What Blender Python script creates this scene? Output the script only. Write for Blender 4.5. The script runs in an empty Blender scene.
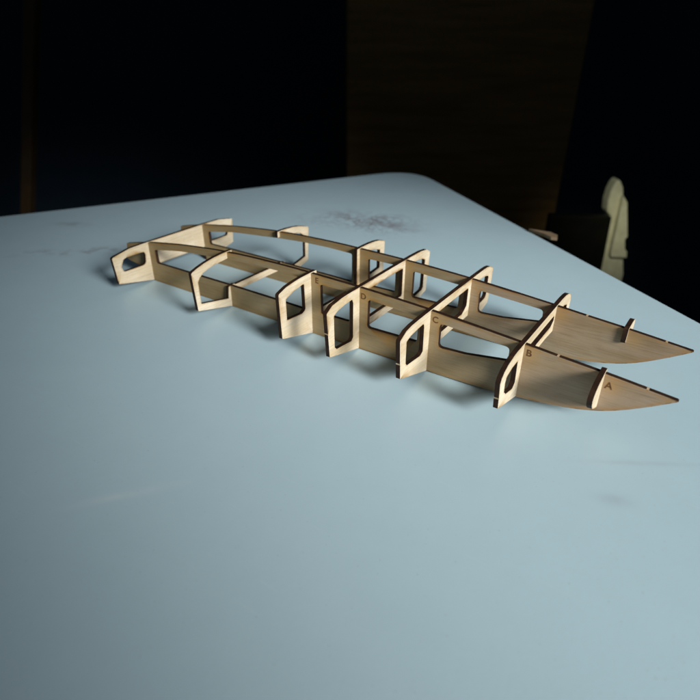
import bpy, bmesh, math, random
from mathutils import Vector, Matrix
from mathutils.geometry import delaunay_2d_cdt

S = 0.06            # one working unit = the spacing of the two keels (6 cm)
T = 0.046           # plywood thickness in working units (about 2.8 mm)
MID = 0.5 + T / 2   # plane of symmetry between the two keels
LIFT = 0.004

sc = bpy.context.scene
col = sc.collection
random.seed(4)

# ------------------------------------------------------------------ materials
def new_mat(name):
    m = bpy.data.materials.new(name)
    m.use_nodes = True
    nt = m.node_tree
    nt.nodes.clear()
    out = nt.nodes.new('ShaderNodeOutputMaterial')
    b = nt.nodes.new('ShaderNodeBsdfPrincipled')
    nt.links.new(b.outputs[0], out.inputs[0])
    return m, nt, b

def N(nt, kind, **kw):
    n = nt.nodes.new(kind)
    for k, v in kw.items():
        setattr(n, k, v)
    return n

def mix(nt, fac, a, b, mode='MIX'):
    n = N(nt, 'ShaderNodeMix', data_type='RGBA', blend_type=mode)
    for sock, v in ((n.inputs[0], fac), (n.inputs[6], a), (n.inputs[7], b)):
        if hasattr(v, 'is_linked'):
            nt.links.new(v, sock)
        else:
            sock.default_value = v if not isinstance(v, tuple) or len(v) == 4 else (*v, 1)
    return n.outputs[2]

def ramp(nt, src, stops):
    n = N(nt, 'ShaderNodeValToRGB')
    cr = n.color_ramp
    while len(cr.elements) < len(stops):
        cr.elements.new(0.5)
    for e, (p, c) in zip(cr.elements, stops):
        e.position = p
        e.color = (*c, 1) if len(c) == 3 else c
    nt.links.new(src, n.inputs[0])
    return n.outputs[0]

def g(v):
    return (v, v, v)

def math_n(nt, op, a, b=None, clamp=False):
    n = N(nt, 'ShaderNodeMath', operation=op, use_clamp=clamp)
    for i, v in enumerate((a, b)):
        if v is None:
            continue
        if hasattr(v, 'is_linked'):
            nt.links.new(v, n.inputs[i])
        else:
            n.inputs[i].default_value = v
    return n.outputs[0]

def noise(nt, vec, scale, detail=4, rough=0.55, mapping=None, loc=(0, 0, 0)):
    if mapping:
        mp = N(nt, 'ShaderNodeMapping')
        mp.inputs['Scale'].default_value = mapping
        mp.inputs['Location'].default_value = loc
        nt.links.new(vec, mp.inputs[0])
        vec = mp.outputs[0]
    n = N(nt, 'ShaderNodeTexNoise')
    n.inputs['Scale'].default_value = scale
    n.inputs['Detail'].default_value = detail
    n.inputs['Roughness'].default_value = rough
    nt.links.new(vec, n.inputs['Vector'])
    return n.outputs[0]

SCORCH = [(-1.495, 0.69), (-0.87, 0.655), (-0.01, 0.62), (0.955, 0.55), (1.675, 0.46)]

def plywood(name, along, tone):
    """pale laser-cut plywood face; 'burn' is the scorch fringe next to every cut"""
    m, nt, b = new_mat(name)
    tc = N(nt, 'ShaderNodeTexCoord').outputs['Object']
    if along == 'x':
        fine, broad = (18, 60, 420), (6, 20, 60)
    else:
        fine, broad = (60, 9, 420), (20, 4, 60)
    n1 = noise(nt, tc, 3.0, 6, 0.65, fine)
    n2 = noise(nt, tc, 2.0, 3, 0.5, broad, (3, 1, 2))
    n3 = noise(nt, tc, 26, 3, 0.6)
    c1 = ramp(nt, n1, [(0.30, tuple(v * 0.78 for v in tone)), (0.5, tone), (0.72, tuple(min(1, v * 1.08) for v in tone))])
    c2 = ramp(nt, n2, [(0.3, (0.86, 0.82, 0.73)), (0.55, g(1.0)), (0.8, (1.0, 1.0, 0.98))])
    c = mix(nt, 1.0, c1, c2, 'MULTIPLY')
    c = mix(nt, 1.0, c, ramp(nt, n3, [(0.32, (0.84, 0.79, 0.70)), (0.6, g(1.0))]), 'MULTIPLY')
    # small dark pores
    n4 = noise(nt, tc, 5.0, 2, 0.5, (90, 90, 700) if along == 'x' else (90, 90, 700), (8, 3, 1))
    c = mix(nt, ramp(nt, n4, [(0.60, g(0)), (0.74, g(0.5))]), c, (0.22, 0.14, 0.075, 1))
    at = N(nt, 'ShaderNodeAttribute', attribute_name='burn').outputs['Fac']
    wob = noise(nt, tc, 160, 3, 0.6)
    f = math_n(nt, 'MULTIPLY', at, ramp(nt, wob, [(0.30, g(0.45)), (0.7, g(1.35))]))
    halo = math_n(nt, 'POWER', math_n(nt, 'MINIMUM', f, 1.0), 1.4)
    c = mix(nt, math_n(nt, 'MULTIPLY', halo, 0.80), c, (0.36, 0.195, 0.045, 1))
    line = math_n(nt, 'POWER', at, 7.0)
    c = mix(nt, math_n(nt, 'MULTIPLY', line, 0.75), c, (0.05, 0.024, 0.010, 1))
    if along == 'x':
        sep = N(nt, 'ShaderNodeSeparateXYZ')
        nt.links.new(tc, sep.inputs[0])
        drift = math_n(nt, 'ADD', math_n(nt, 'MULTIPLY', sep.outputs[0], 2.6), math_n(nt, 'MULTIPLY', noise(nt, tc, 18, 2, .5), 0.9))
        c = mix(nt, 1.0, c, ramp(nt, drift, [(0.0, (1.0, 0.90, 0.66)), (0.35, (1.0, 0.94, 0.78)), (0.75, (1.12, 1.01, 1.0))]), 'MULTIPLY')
        tot = None
        for sx, sz in SCORCH:
            dx = math_n(nt, 'SUBTRACT', sep.outputs[0], sx * S)
            dz = math_n(nt, 'SUBTRACT', sep.outputs[2], sz * S)
            d2 = math_n(nt, 'ADD', math_n(nt, 'MULTIPLY', dx, dx), math_n(nt, 'MULTIPLY', dz, dz))
            e = math_n(nt, 'EXPONENT', math_n(nt, 'MULTIPLY', d2, -1.0 / (0.0048 ** 2)))
            tot = e if tot is None else math_n(nt, 'ADD', tot, e)
        c = mix(nt, math_n(nt, 'MULTIPLY', tot, 0.40), c, (0.42, 0.24, 0.06, 1))
    nt.links.new(c, b.inputs['Base Color'])
    b.inputs['Roughness'].default_value = 0.62
    b.inputs['Specular IOR Level'].default_value = 0.3
    bp = N(nt, 'ShaderNodeBump')
    bp.inputs['Strength'].default_value = 0.25
    bp.inputs['Distance'].default_value = 0.0003
    nt.links.new(n1, bp.inputs['Height'])
    nt.links.new(bp.outputs[0], b.inputs['Normal'])
    return m

def charred(name, k=1.0):
    m, nt, b = new_mat(name)
    tc = N(nt, 'ShaderNodeTexCoord').outputs['Object']
    n1 = noise(nt, tc, 240, 4, 0.6)
    n2 = noise(nt, tc, 45, 2, 0.5)
    c = ramp(nt, n1, [(0.3, (0.016 * k, 0.007 * k, 0.003 * k)), (0.6, (0.052 * k, 0.020 * k, 0.008 * k)), (0.8, (0.13 * k, 0.055 * k, 0.022 * k))])
    c = mix(nt, ramp(nt, n2, [(0.5, g(0)), (0.75, g(0.5))]), c, (0.075 * k, 0.036 * k, 0.013 * k, 1))
    nt.links.new(c, b.inputs['Base Color'])
    b.inputs['Roughness'].default_value = 0.7
    b.inputs['Specular IOR Level'].default_value = 0.25
    return m

M_KEEL = plywood('plywood_long_grain_shaded', 'x', (0.32, 0.270, 0.196))  # same plywood as the formers, tone darkened for shade on the keels
M_FORM = plywood('plywood_cross_grain', 'y', (0.585, 0.512, 0.395))
M_CHAR = charred('laser_charred_edge', 0.55)
M_NICK, nt, b = new_mat('unburnt_tab')
tcn = N(nt, 'ShaderNodeTexCoord').outputs['Object']
nt.links.new(ramp(nt, noise(nt, tcn, 300), [(0.3, (0.30, 0.20, 0.11)), (0.7, (0.55, 0.42, 0.28))]), b.inputs['Base Color'])
b.inputs['Roughness'].default_value = 0.7
M_INK, nt, b = new_mat('engraved_burn')
tcn = N(nt, 'ShaderNodeTexCoord').outputs['Object']
nt.links.new(ramp(nt, noise(nt, tcn, 500), [(0.3, (0.035, 0.014, 0.004)), (0.7, (0.17, 0.075, 0.015))]), b.inputs['Base Color'])
b.inputs['Roughness'].default_value = 0.8

# ------------------------------------------------------------------ geometry helpers
def tag(o, label=None, cat=None, group=None, kind=None):
    for k, v in (('label', label), ('category', cat), ('group', group), ('kind', kind)):
        if v:
            o[k] = v
    return o

def link(name, me, mats, parent=None):
    for m in mats:
        me.materials.append(m)
    o = bpy.data.objects.new(name, me)
    col.objects.link(o)
    if parent:
        o.parent = parent
    return o

def area(p):
    return 0.5 * sum(p[i][0] * p[(i + 1) % len(p)][1] - p[(i + 1) % len(p)][0] * p[i][1] for i in range(len(p)))

def rounded(pts, r, seg=4):
    """round every corner; pts may be (a,b) or (a,b,r)"""
    n = len(pts)
    out = []
    for i in range(n):
        p = Vector(pts[i][:2]); a = Vector(pts[i - 1][:2]); c = Vector(pts[(i + 1) % n][:2])
        rr = pts[i][2] if len(pts[i]) > 2 else r
        u = a - p; v = c - p
        lu, lv = u.length, v.length
        u.normalize(); v.normalize()
        dot = max(-1, min(1, u.dot(v)))
        ang = math.acos(dot)
        if rr <= 0 or ang > math.radians(172):
            out.append(tuple(p)); continue
        d = min(rr / math.tan(ang / 2), lu * 0.45, lv * 0.45)
        p0 = p + u * d; p1 = p + v * d
        for k in range(seg + 1):
            t = k / seg
            q = p0 * (1 - t) ** 2 + p * 2 * t * (1 - t) + p1 * t * t
            out.append((q.x, q.y))
    return out

def smooth(pts, seg=4):
    """Catmull-Rom through an open run of points"""
    out = []
    n = len(pts)
    for i in range(n - 1):
        p0 = Vector(pts[max(i - 1, 0)]); p1 = Vector(pts[i]); p2 = Vector(pts[i + 1]); p3 = Vector(pts[min(i + 2, n - 1)])
        for k in range(seg):
            t = k / seg
            q = 0.5 * ((2 * p1) + (p2 - p0) * t + (2 * p0 - 5 * p1 + 4 * p2 - p3) * t * t + (3 * p1 - p0 - 3 * p2 + p3) * t ** 3)
            out.append((q.x, q.y))
    out.append(tuple(pts[-1]))
    return out

def inside(p, loop):
    x, y = p; c = False
    n = len(loop)
    for i in range(n):
        x1, y1 = loop[i]; x2, y2 = loop[(i + 1) % n]
        if (y1 > y) != (y2 > y) and x < (x2 - x1) * (y - y1) / (y2 - y1) + x1:
            c = not c
    return c

def offset(loop, d):
    """move a counter-clockwise loop to its left by d"""
    n = len(loop); out = []
    for i in range(n):
        p = Vector(loop[i]); a = Vector(loop[i - 1]); c = Vector(loop[(i + 1) % n])
        e1 = (p - a); e2 = (c - p)
        if e1.length < 1e-7 or e2.length < 1e-7:
            continue
        e1.normalize(); e2.normalize()
        n1 = Vector((-e1.y, e1.x)); n2 = Vector((-e2.y, e2.x))
        m = n1 + n2
        if m.length < 1e-4:
            m = n1
        m.normalize()
        s = min(1 / max(m.dot(n1), 0.45), 2.2)
        q = p + m * d * s
        out.append((q.x, q.y))
    return out

def panel(name, outer, holes, place, thick_vec, parent, face_mat, fringe=0.045, nicks=()):
    """a flat sheet: outline + openings in (a,b); place(a,b) gives the 3-D point of the front face"""
    loops = []
    o = outer if area(outer) > 0 else outer[::-1]
    loops.append(o)
    for h in holes:
        loops.append(h if area(h) < 0 else h[::-1])     # clockwise: material on its left
    pts, edges, burn_ids = [], [], 0
    for lp in loops:
        s0 = len(pts)
        pts += [Vector(p) for p in lp]
        edges += [(s0 + i, s0 + (i + 1) % len(lp)) for i in range(len(lp))]
    nb = len(pts)
    for d in (fringe * 0.35, fringe):
        for lp in loops:
            for p in offset(lp, d):
                if inside(p, loops[0]) and not any(inside(p, h) for h in loops[1:]):
                    pts.append(Vector(p))
    # scorch weight = nearness to the closest cut edge
    segs = []
    for lp in loops:
        segs += [(Vector(lp[i]), Vector(lp[(i + 1) % len(lp)])) for i in range(len(lp))]
    vs, es, fs, ov, oe, of = delaunay_2d_cdt(pts, edges, [], 0, 1e-6)
    def weight(p):
        best = 9
        for a, c in segs:
            ab = c - a
            t = max(0, min(1, (p - a).dot(ab) / max(ab.length_squared, 1e-12)))
            best = min(best, (a + ab * t - p).length)
        return max(0.0, 1 - best / fringe)
    bm = bmesh.new()
    lay = bm.verts.layers.float.new('burn')
    tv = Vector(thick_vec)
    front = []; back = []
    for p in vs:
        P = Vector(place(p.x, p.y)) * S
        w = weight(p)
        v = bm.verts.new(P); v[lay] = w; front.append(v)
        v = bm.verts.new(P + tv * S); v[lay] = w; back.append(v)
    n_front = None
    for f in fs:
        cx = sum(vs[i].x for i in f) / len(f); cy = sum(vs[i].y for i in f) / len(f)
        if not inside((cx, cy), loops[0]) or any(inside((cx, cy), h) for h in loops[1:]):
            continue
        a = bm.faces.new([front[i] for i in f])
        c = bm.faces.new([back[i] for i in f][::-1])
        a.material_index = c.material_index = 0
    # cut sides
    for lp in loops:
        n = len(lp)
        for i in range(n):
            A = lp[i]; B = lp[(i + 1) % n]
            q = [Vector(place(*A)) * S, Vector(place(*B)) * S]
            vv = [bm.verts.new(q[0]), bm.verts.new(q[1]), bm.verts.new(q[1] + tv * S), bm.verts.new(q[0] + tv * S)]
            f = bm.faces.new(vv)
            mx, my = (A[0] + B[0]) / 2, (A[1] + B[1]) / 2
            f.material_index = 2 if any(abs(mx - u) < 0.012 and abs(my - v) < 0.012 for u, v in nicks) else 1
    bmesh.ops.remove_doubles(bm, verts=bm.verts, dist=1e-6)
    bmesh.ops.recalc_face_normals(bm, faces=bm.faces)
    me = bpy.data.meshes.new(name)
    bm.to_mesh(me); bm.free()
    return link(name, me, [face_mat, M_CHAR, M_NICK], parent)

# ------------------------------------------------------------------ the boat frame
boat = bpy.data.objects.new('boat_frame_model', None)
col.objects.link(boat)
boat.empty_display_size = 0.02
tag(boat, 'laser-cut plywood skeleton of a twin-hulled model boat standing on the white table', 'model boat')

X = [-4.463, -2.915, -1.598, -0.94, -0.085, 0.884, 1.603, 2.18]
top = [(-4.955, .452), (-4.72, .505), (-4.45, .56), (-4.1, .612), (-3.78, .655), (-3.25, .708), (-2.92, .732), (-2.5, .75), (-2.05, .757),
       (-1.598, .755), (-.94, .742), (-.5, .724), (-.085, .702), (.4, .666), (.884, .626), (1.18, .598), (1.603, .562), (1.95, .527), (2.18, .503)]
nick_x = [1.19, 1.95]
tp = smooth(top, 4)
extra = []
def top_z(x):
    for i in range(len(tp) - 1):
        if tp[i][0] <= x <= tp[i + 1][0]:
            t = (x - tp[i][0]) / (tp[i + 1][0] - tp[i][0])
            return tp[i][1] * (1 - t) + tp[i + 1][1] * t
    return tp[-1][1]
for nx in nick_x:
    extra += [(nx - .010, top_z(nx - .010)), (nx + .010, top_z(nx + .010))]
tp = sorted(tp + extra)
bot = smooth([(-4.45, 0.0), (-3.0, 0.0), (-1.5, 0.0), (-.085, .004), (.45, .016), (.884, .046), (1.17, .078), (1.4, .116), (1.62, .178), (1.8, .256), (1.98, .36), (2.11, .443), (2.19, .497)], 4)
outline = [(-5.0, .205), (-4.72, .162), (-4.462, .13)] + bot + tp[::-1]
keel_holes = [
    rounded([(-4.34, .475), (-4.335, .28), (-3.8, .284), (-2.9, .288), (-2.1, .284), (-1.715, .278), (-1.715, .668), (-2.1, .676), (-2.5, .668), (-2.92, .642), (-3.25, .612), (-3.8, .566)], .028),
    rounded([(-1.47, .652), (-1.465, .292), (-1.07, .296), (-1.07, .655)], .03),
    rounded([(-.83, .632), (-.835, .292), (-.22, .302), (-.215, .60)], .035),
    rounded([(.022, .594), (.024, .32), (.32, .335), (.752, .402), (.752, .548)], .045),
]
nicks = [(x, top_z(x)) for x in nick_x]
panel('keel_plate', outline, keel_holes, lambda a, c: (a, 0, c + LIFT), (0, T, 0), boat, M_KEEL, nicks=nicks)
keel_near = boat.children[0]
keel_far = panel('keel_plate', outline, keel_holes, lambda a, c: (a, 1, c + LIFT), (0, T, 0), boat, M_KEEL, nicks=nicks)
keel_near['label'] = 'keel plate with letters burnt into its side'

def mirror(run):
    """run is the camera-side half (y below MID); append the far half in reverse"""
    return run + [(2 * MID - p[0],) + tuple(p[1:]) for p in reversed(run)]

def flip(h):
    return [(2 * MID - p[0], *p[1:]) for p in h][::-1]

def former(x, outer, holes, nick=None, label=None):
    nk = []
    if nick:
        nk = [nick, (2 * MID - nick[0], nick[1])]
    o = panel('former', outer, holes, lambda a, c: (x, a, c + LIFT + .005), (-T, 0, 0), boat, M_FORM, fringe=0.02, nicks=nk)
    if label:
        o['label'] = label
    return o

def side_nick(pts, z, eps=.008):
    """insert two points on the leaning outer side so a pale nick fits"""
    (x0, z0), (x1, z1) = pts
    f = lambda zz: x0 + (x1 - x0) * (zz - z0) / (z1 - z0)
    return [(f(z + eps), z + eps, 0), (f(z - eps), z - eps, 0)]

# former at the stern: full transom plate
half = [(.2, .56, 0), (0, .56, 0), (-.3, .553, 0), (-.59, .500, .03), (-.56, .12, .012), (-.0, .0, 0), (T - .006, .0, 0), (T - .006, .21, 0), (.3, .21, 0)]
w = [(-.42, .445, .07), (-.065, .445, .05), (-.085, .262, .07), (-.45, .262, .06), (-.475, .34, .03)]
former(X[0], rounded(mirror(half), .0, 3), [rounded(w, .02), rounded(flip(w), .02)], label='solid stern former with two slotted wings')

# second former: open at the top between the keels
half = [(.09, .272, 0), (.075, .285, 0), (.03, .285, 0), (-.03, .275, 0), (-.05, .12, .01), (-.50, .215, .01), (-.505, .50, 0), (-.47, .55, 0), (-.41, .59, 0), (-.32, .617, 0), (-.24, .63, 0), (-.05, .646, 0), (.085, .655, 0), (.085, .735, 0), (0, .738, 0), (-.12, .733, 0), (-.24, .722, 0), (-.37, .702, 0), (-.48, .676, 0), (-.595, .640, .03), (-.56, .14, .012), (0, .0, 0), (T - .006, .0, 0), (T - .006, .185, 0)]
former(X[1], rounded(mirror(half), .0, 3), [], label='open topped former joined by a low bar')

# third former: windowed wings, low bar between
half = [(.105, .255, 0), (.105, .758, .01), (0, .760, 0), (-.1, .759, 0), (-.2, .757, 0), (-.32, .748, 0), (-.43, .733, 0), (-.565, .69, .03), (-.54, .15, .012), (0, 0, 0), (T - .006, 0, 0), (T - .006, .165, 0)]
w = [(-.45, .60, .035), (-.30, .645, 0), (-.13, .672, .02), (-.12, .35, .025), (-.17, .322, .02), (-.445, .345, .012)]
former(X[2], rounded(mirror(half), .0, 3), [rounded(w, .02), rounded(flip(w), .02)], label='windowed former with a gap over its low bar')

# fourth former: full width, middle window
half = [(.3, .744, 0), (0, .744, 0), (-.1, .744, 0), (-.21, .742, 0), (-.34, .738, 0), (-.5, .718, 0), (-.6, .662, .03)]
half += side_nick([(-.6, .662), (-.555, .14)], .42) + [(-.555, .14, .012), (0, 0, 0), (T - .006, 0, 0), (T - .006, .21, 0), (.3, .21, 0)]
w = [(-.475, .59, .03), (-.40, .625, 0), (-.27, .645, 0), (-.14, .652, .02), (-.12, .60, .0), (-.12, .19, .02), (-.155, .155, .015), (-.43, .185, .012), (-.465, .22, .015)]
mw = [(.10, .655), (MID, .658, 0), (2 * MID - .10, .655), (2 * MID - .10, .30), (MID, .305, 0), (.10, .30)]
former(X[3], rounded(mirror(half), .0, 3), [rounded(w, .02), rounded(flip(w), .02), rounded(mw, .025)], nick=(-.5773, .42))

# fifth former
half = [(.3, .708, 0), (0, .706, 0), (-.1, .706, 0), (-.28, .703, 0), (-.40, .698, 0), (-.5, .682, 0), (-.615, .625, .03)]
half += side_nick([(-.615, .625), (-.575, .19)], .36) + [(-.575, .19, .012), (0, 0, 0), (T - .006, 0, 0), (T - .006, .245, 0), (.3, .245, 0)]
w = [(-.485, .565, .03), (-.40, .592, 0), (-.27, .605, 0), (-.145, .612, .02), (-.13, .57, .02), (-.12, .29, .03), (-.17, .262, .03), (-.45, .285, .02), (-.48, .32, .02)]
mw = [(.12, .615), (MID, .62, 0), (2 * MID - .12, .615), (2 * MID - .12, .40, .03), (2 * MID - .22, .335, .03), (MID, .335, 0), (.22, .335, .03), (.12, .40, .03)]
former(X[4], rounded(mirror(half), .0, 3), [rounded(w, .02), rounded(flip(w), .02), rounded(mw, .025)], nick=(-.5906, .36))

# sixth former
half = [(.3, .634, 0), (0, .634, 0), (-.1, .635, 0), (-.2, .633, 0), (-.3, .626, 0), (-.41, .604, 0), (-.49, .570, 0), (-.54, .530, 0), (-.562, .485, 0)]
half += side_nick([(-.562, .485), (-.52, .20)], .315) + [(-.52, .20, .012), (0, .05, 0), (T - .006, .05, 0), (T - .006, .33, 0), (.3, .345, 0)]
w = [(-.14, .51, .015), (-.28, .508, 0), (-.405, .475, .02), (-.425, .42, 0), (-.415, .32, .02), (-.36, .27, .015), (-.17, .225, .03), (-.115, .27, .03)]
mw = [(.10, .535), (2 * MID - .10, .535), (2 * MID - .09, .47), (2 * MID - .17, .43), (.17, .43), (.09, .47)]
former(X[5], rounded(mirror(half), .0, 3), [rounded(w, .02), rounded(flip(w), .02), rounded(mw, .02)], nick=(-.5363, .315))

# seventh: two small separate bow blades, one on each keel
blade = [(.075, .42, .0), (.075, .58, .012), (0, .578, 0), (-.12, .572, 0), (-.22, .560, 0), (-.295, .537, 0), (-.34, .50, 0), (-.352, .46, 0), (-.33, .41, 0), (-.285, .36, 0), (-.22, .312, 0), (-.13, .265, 0), (0, .21, 0), (T - .006, .21, 0), (T - .006, .42, 0)]
b1 = rounded(blade, 0, 3)
panel('bow_blade', b1, [], lambda a, c: (X[6], a, c + LIFT + .005), (-T, 0, 0), boat, M_FORM, fringe=0.02)
panel('bow_blade', flip(b1), [], lambda a, c: (X[6], a, c + LIFT + .005), (-T, 0, 0), boat, M_FORM, fringe=0.02)

# burnt letters on the camera-side keel
def letter(ch, x, z, size):
    cu = bpy.data.curves.new('engraved_letter', 'FONT')
    cu.body = ch; cu.size = size * S; cu.align_x = 'CENTER'; cu.extrude = 0.00004; cu.offset = 0.00013
    tmp = bpy.data.objects.new('tmp', cu)
    me = bpy.data.meshes.new_from_object(tmp)
    bpy.data.objects.remove(tmp)
    me.transform(Matrix.Translation((x * S, -0.00004, (z + LIFT) * S)) @ Matrix.Rotation(math.pi / 2, 4, 'X'))
    return link('engraved_letter', me, [M_INK], keel_near)

for ch, (x, z) in zip('EDCBA', SCORCH):
    o = letter(ch, x - .02, z - 0.033, 0.094)
    o['label'] = 'burnt letter ' + ch

# ------------------------------------------------------------------ table
def plate(name, pts, z0, z1, bevel, mat, parent=None, seg=3):
    bm = bmesh.new()
    lo = [bm.verts.new((x, y, z0)) for x, y in pts]
    f = bm.faces.new(lo)
    r = bmesh.ops.extrude_face_region(bm, geom=[f])
    up = [v for v in r['geom'] if isinstance(v, bmesh.types.BMVert)]
    bmesh.ops.translate(bm, verts=up, vec=(0, 0, z1 - z0))
    bmesh.ops.recalc_face_normals(bm, faces=bm.faces)
    ed = [e for e in bm.edges if all(abs(v.co.z - z1) < 1e-6 for v in e.verts)]
    if bevel:
        bmesh.ops.bevel(bm, geom=ed, offset=bevel, segments=seg, affect='EDGES', profile=0.5)
    me = bpy.data.meshes.new(name); bm.to_mesh(me); bm.free()
    return link(name, me, [mat], parent)

M_TABLE, nt, b = new_mat('white_laminate_blue_cast')
tc = N(nt, 'ShaderNodeTexCoord').outputs['Object']
base = ramp(nt, noise(nt, tc, 3, 2, 0.5), [(0.25, (0.41, 0.565, 0.64)), (0.75, (0.44, 0.59, 0.66))])  # cast of bluish light tinted into the white laminate colour
base = mix(nt, 1.0, base, ramp(nt, noise(nt, tc, 60, 4, 0.6), [(0.35, g(0.985)), (0.6, g(1.0))]), 'MULTIPLY')
sep = N(nt, 'ShaderNodeSeparateXYZ'); nt.links.new(tc, sep.inputs[0])
def blob(cx, cy, rx, ry, ang, lo, hi, sc_, strength, seed):
    """a faint ink or glue smudge of its own shape on the table top"""
    ca, sa = math.cos(ang), math.sin(ang)
    dx = math_n(nt, 'SUBTRACT', sep.outputs[0], cx * S); dy = math_n(nt, 'SUBTRACT', sep.outputs[1], cy * S)
    u = math_n(nt, 'DIVIDE', math_n(nt, 'ADD', math_n(nt, 'MULTIPLY', dx, ca), math_n(nt, 'MULTIPLY', dy, sa)), rx * S)
    v = math_n(nt, 'DIVIDE', math_n(nt, 'SUBTRACT', math_n(nt, 'MULTIPLY', dy, ca), math_n(nt, 'MULTIPLY', dx, sa)), ry * S)
    d2 = math_n(nt, 'ADD', math_n(nt, 'MULTIPLY', u, u), math_n(nt, 'MULTIPLY', v, v))
    e = math_n(nt, 'EXPONENT', math_n(nt, 'MULTIPLY', d2, -1.0))
    nz = noise(nt, tc, sc_, 3, 0.6, (1, 1, 1), (seed, seed * .7, 0))
    if strength > .6:      # the big smudge is a tangle of thin scribbled strokes
        a_ = math_n(nt, 'ABSOLUTE', math_n(nt, 'SUBTRACT', noise(nt, tc, sc_ * 2.2, 2, 0.5, (1, 1, 1), (seed * 2, 1, 3)), 0.5))
        nz = math_n(nt, 'ADD', math_n(nt, 'MULTIPLY', nz, 0.55), math_n(nt, 'SUBTRACT', 0.30, math_n(nt, 'MULTIPLY', a_, 2.6)))
    k = ramp(nt, nz, [(lo, g(0)), (hi, g(1))])
    return math_n(nt, 'MULTIPLY', math_n(nt, 'MULTIPLY', e, k), strength)
for args in [(-3.65, 4.2, .85, .42, .5, .34, .60, 34, .70, 3.1), (-3.2, 4.1, .6, .4, .1, .38, .62, 44, .65, 8.3), (-3.0, 4.25, .55, .22, -.2, .35, .6, 45, .5, 5.2), (-4.25, 4.4, .35, .2, .2, .35, .6, 50, .4, 1.2),
             (-6.4, .15, .9, .16, .75, .46, .62, 70, .45, 7.7), (-7.9, .9, .3, .12, .4, .4, .6, 60, .3, 2.3),
             (2.0, -.85, .12, .06, .5, .2, .5, 40, .2, 9.4), (2.05, -.3, .5, .03, .55, .3, .6, 40, .12, 4.4)]:
    base = mix(nt, blob(*args), base, (0.16, 0.12, 0.135, 1))
for args in [(-1.15, -2.95, .35, .05, .9, .3, .6, 30, .15, 6.1)]:
    base = mix(nt, blob(*args), base, (0.85, 0.85, 0.82, 1))
# dust specks and hairline scuffs
dust = ramp(nt, noise(nt, tc, 700, 1, 0.4), [(0.73, g(0)), (0.80, g(0.35))])
base = mix(nt, dust, base, (0.30, 0.31, 0.32, 1))
sc1 = ramp(nt, noise(nt, tc, 10, 2, 0.5, (3, 90, 1), (2, 5, 0)), [(0.70, g(0)), (0.76, g(0.13))])
base = mix(nt, sc1, base, (0.75, 0.78, 0.80, 1))
nt.links.new(base, b.inputs['Base Color'])
nt.links.new(ramp(nt, noise(nt, tc, 14, 4, 0.6), [(0.3, g(0.36)), (0.7, g(0.46))]), b.inputs['Roughness'])
b.inputs['Specular IOR Level'].default_value = 0.45
bp = N(nt, 'ShaderNodeBump'); bp.inputs['Strength'].default_value = 0.05; bp.inputs['Distance'].default_value = 0.0006
nt.links.new(noise(nt, tc, 420, 3, 0.5), bp.inputs['Height']); nt.links.new(bp.outputs[0], b.inputs['Normal'])

cor = (-5.02, 8.80)
d1 = Vector((-.47, -.883)); d2 = Vector((.778, -.628))
A = Vector(cor) + d1 * 20.5; B = Vector(cor) + d2 * 16
D = A + d2 * 15
tb = rounded([tuple(A * S) + (.06,), tuple(D * S) + (.06,), tuple(B * S) + (.06,), (cor[0] * S, cor[1] * S, .062)], .06, 14)
table = bpy.data.objects.new('table', None); col.objects.link(table)
table.location = (0, 0, -0.75)
tag(table, 'white laminate table with rounded corners and faint smudges under the model boat', 'table')
def local(o):
    o.matrix_parent_inverse = Matrix.Translation((0, 0, 0.75))
    return o
local(plate('tabletop', tb, -0.024, 0, 0.0035, M_TABLE, table))
M_LEG, nt, b = new_mat('dark_steel')
tcn = N(nt, 'ShaderNodeTexCoord').outputs['Object']
nt.links.new(ramp(nt, noise(nt, tcn, 40), [(0.3, g(0.02)), (0.7, g(0.035))]), b.inputs['Base Color'])
b.inputs['Roughness'].default_value = 0.4; b.inputs['Metallic'].default_value = 0.6
cen = (A + B) / 2 * S
for P in (A, D, B, Vector(cor)):
    q = cen + (P * S - cen) * 0.86
    ring = [(q.x + .02 * math.cos(a * math.pi / 10), q.y + .02 * math.sin(a * math.pi / 10)) for a in range(20)]
    local(plate('leg', ring, -0.75, -0.0245, 0, M_LEG, table))

# ------------------------------------------------------------------ things beyond the table, out of focus
R = Vector((0.828, 0.5606, 0)); F = Vector((-0.5606, 0.828, 0)); CAM = Vector((0.12573736, -0.27970079, 0.18781642))
def at(a, depth, z):
    p = CAM + R * a + F * depth
    return Vector((p.x, p.y, z))

def slab(name, outline, depth, thick, mat, parent=None, bevel=0.004):
    """upright board, outline in (sideways, height), given real thickness"""
    bm = bmesh.new()
    vs = [bm.verts.new(at(a, depth, z)) for a, z in outline]
    f = bm.faces.new(vs)
    r = bmesh.ops.extrude_face_region(bm, geom=[f])
    up = [v for v in r['geom'] if isinstance(v, bmesh.types.BMVert)]
    bmesh.ops.translate(bm, verts=up, vec=F * thick)
    bmesh.ops.recalc_face_normals(bm, faces=bm.faces)
    if bevel:
        bmesh.ops.bevel(bm, geom=list(bm.edges), offset=bevel, segments=2, affect='EDGES', profile=0.5)
    me = bpy.data.meshes.new(name); bm.to_mesh(me); bm.free()
    return link(name, me, [mat], parent)

def simple(name, c0, c1, scale, rough, mp=(1, 1, 1)):
    m, nt, b = new_mat(name)
    tc = N(nt, 'ShaderNodeTexCoord').outputs['Object']
    nt.links.new(ramp(nt, noise(nt, tc, scale, 5, 0.6, mp), [(0.3, c0), (0.7, c1)]), b.inputs['Base Color'])
    b.inputs['Roughness'].default_value = rough
    b.inputs['Specular IOR Level'].default_value = 0.15
    return m

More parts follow.
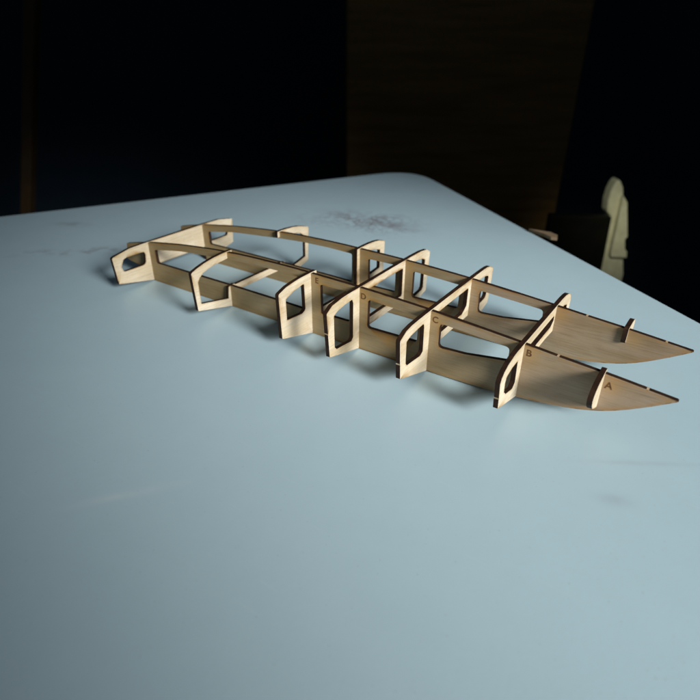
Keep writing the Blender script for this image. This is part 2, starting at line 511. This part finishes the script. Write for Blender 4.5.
M_PALE = simple('weathered_pale_paint', (0.60, 0.58, 0.38), (0.76, 0.74, 0.54), 60, 0.7)
M_DARKW = simple('dark_brown_wood', (0.08, 0.044, 0.012), (0.14, 0.08, 0.026), 5, 0.6, (1, 1, 12))
M_DARKS = simple('dark_stained_board', (0.003, 0.0028, 0.002), (0.007, 0.006, 0.003), 30, 0.6)
M_WALL = simple('dark_wall', (0.006, 0.014, 0.022), (0.009, 0.019, 0.030), 3, 0.9)
M_FLOOR = simple('dark_floor', (0.004, 0.004, 0.004), (0.007, 0.007, 0.006), 6, 0.8)

post = bpy.data.objects.new('carved_post', None); col.objects.link(post); post.location = at(.515, 1.06, -.75)
tag(post, 'pale carved post with pointed top and stepped front board beyond the table', 'post')
PI_ = post.location.copy()
def sub(o, L):
    o.matrix_parent_inverse = Matrix.Translation(-L); return o
sub(slab('post_body', [(.4955, -.75), (.4955, -.205), (.4915, -.115), (.482, -.106), (.4795, -.085), (.4805, -.068), (.484, -.055), (.488, -.047), (.494, -.047), (.502, -.060), (.506, -.075), (.512, -.10), (.535, -.196), (.544, -.23), (.56, -.75), (.53, -.75)], 1.05, .03, M_PALE, post), PI_)
sub(slab('stepped_board', [(0.5034, -0.1900), (0.5019, -0.1812), (0.4997, -0.0724), (0.5095, -0.0839), (0.5262, -0.1496), (0.5225, -0.1546), (0.5274, -0.1745), (0.5324, -0.1788), (0.5347, -0.1915)], 1.037, .0125, M_PALE, post, .0015), PI_)

bx = slab('dark_board', [(.36, -.75), (.36, -.0985), (.4701, -.1007), (.4735, -.1844), (.49, -.75)], 1.0, .02, M_DARKS, None, .002)
tag(bx, 'flat near-black board standing left of the pale carved post', 'board')
cab = slab('wooden_cabinet', [(-.011, -.75), (-.011, .42), (.500, .42), (.500, -.75)], 1.36, .4, M_DARKW, None, .006)
tag(cab, 'dark brown wooden cabinet in the shadows behind the table corner', 'cabinet')
bat = slab('timber_pole', [(-.962, -.75), (-.515, .75), (-.490, .75), (-.937, -.75)], 1.34, .03, simple('brown_trim', (0.026, .016, .007), (.045, .028, .012), 12, .6), None, .003)
tag(bat, 'narrow brown timber pole leaning in the dark at the far left', 'pole')
tag(slab('wall', [(-3, -.75), (-3, 1.6), (3, 1.6), (3, -.75)], 1.9, .1, M_WALL, None, 0), kind='structure')
bm = bmesh.new()
fv = [bm.verts.new(p) for p in (at(-3.2, -2.2, -.75), at(3.2, -2.2, -.75), at(3.2, 2.1, -.75), at(-3.2, 2.1, -.75))]
bm.faces.new(fv)
me = bpy.data.meshes.new('floor'); bm.to_mesh(me); bm.free()
tag(link('floor', me, [M_FLOOR]), kind='structure')

# little wooden offcut on the far right edge of the table
oc = [(-.80, 5.33), (-.42, 5.36), (-.27, 5.27), (-.22, 5.10), (-.32, 5.08), (-.50, 5.20)]
off = plate('wood_offcut', [(x * S, y * S) for x, y in oc], 0.0005, 0.0035, 0.0003, simple('old_brown_wood', (.16, .11, .065), (.26, .19, .12), 80, .7, (1, 6, 1)), None, 1)
tag(off, 'small pale wood offcut lying at the right edge of the table', 'offcut')

# ------------------------------------------------------------------ light
w_ = bpy.data.worlds.new('World'); sc.world = w_; w_.use_nodes = True
bgn = w_.node_tree.nodes['Background']
bgn.inputs[0].default_value = (0.62, 0.80, 1.0, 1)
bgn.inputs[1].default_value = 0.06

def window(name, az, el, dist, sx, sy, power, colr, spread=180, target=(0, 0, 0)):  # aimed area light, for the window and the added post fill
    l = bpy.data.lights.new(name, 'AREA'); l.shape = 'RECTANGLE'; l.size = sx; l.size_y = sy
    l.energy = power; l.color = colr; l.spread = math.radians(spread)
    o = bpy.data.objects.new(name, l); col.objects.link(o)
    d = Vector((math.cos(el) * math.cos(az), math.cos(el) * math.sin(az), math.sin(el)))
    t = Vector(target)
    o.location = t + d * dist
    o.rotation_euler = d.to_track_quat('Z', 'Y').to_euler()
    return o
key = window('window_light', math.radians(-18), math.radians(25), 0.92, .56, .42, 1.48, (1.0, 0.99, 0.95), 25, (0.035, 0.07, 0.0))

tgt = at(.50, 1.04, -.12)
back = window('post_fill', math.radians(-75), math.radians(28), 0.75, .10, .10, 0.030, (1.0, 0.98, 0.78), 20, tuple(tgt))  # added fill with no real source, brightens the pale post

# ------------------------------------------------------------------ camera
cd = bpy.data.cameras.new('camera'); cam = bpy.data.objects.new('camera', cd); col.objects.link(cam)
fw = Vector((-0.48782789, 0.72062033, -0.49267665)); r = Vector((0.82657227, 0.56281043, 0.00476507)); u = Vector((-0.28071736, 0.40490832, 0.87019941))
m = Matrix((r, u, -fw)).transposed().to_4x4()
m.translation = CAM
cam.matrix_world = m
cd.sensor_width = 36; cd.sensor_fit = 'HORIZONTAL'; cd.lens = 563.0577 * 36 / 700
cd.clip_start = 0.01; cd.clip_end = 50
cd.dof.use_dof = True; cd.dof.focus_distance = 0.335; cd.dof.aperture_fstop = 9.5
sc.camera = cam
sc.view_settings.view_transform = 'Standard'; sc.view_settings.look = 'None'
sc.view_settings.exposure = 0; sc.view_settings.gamma = 1
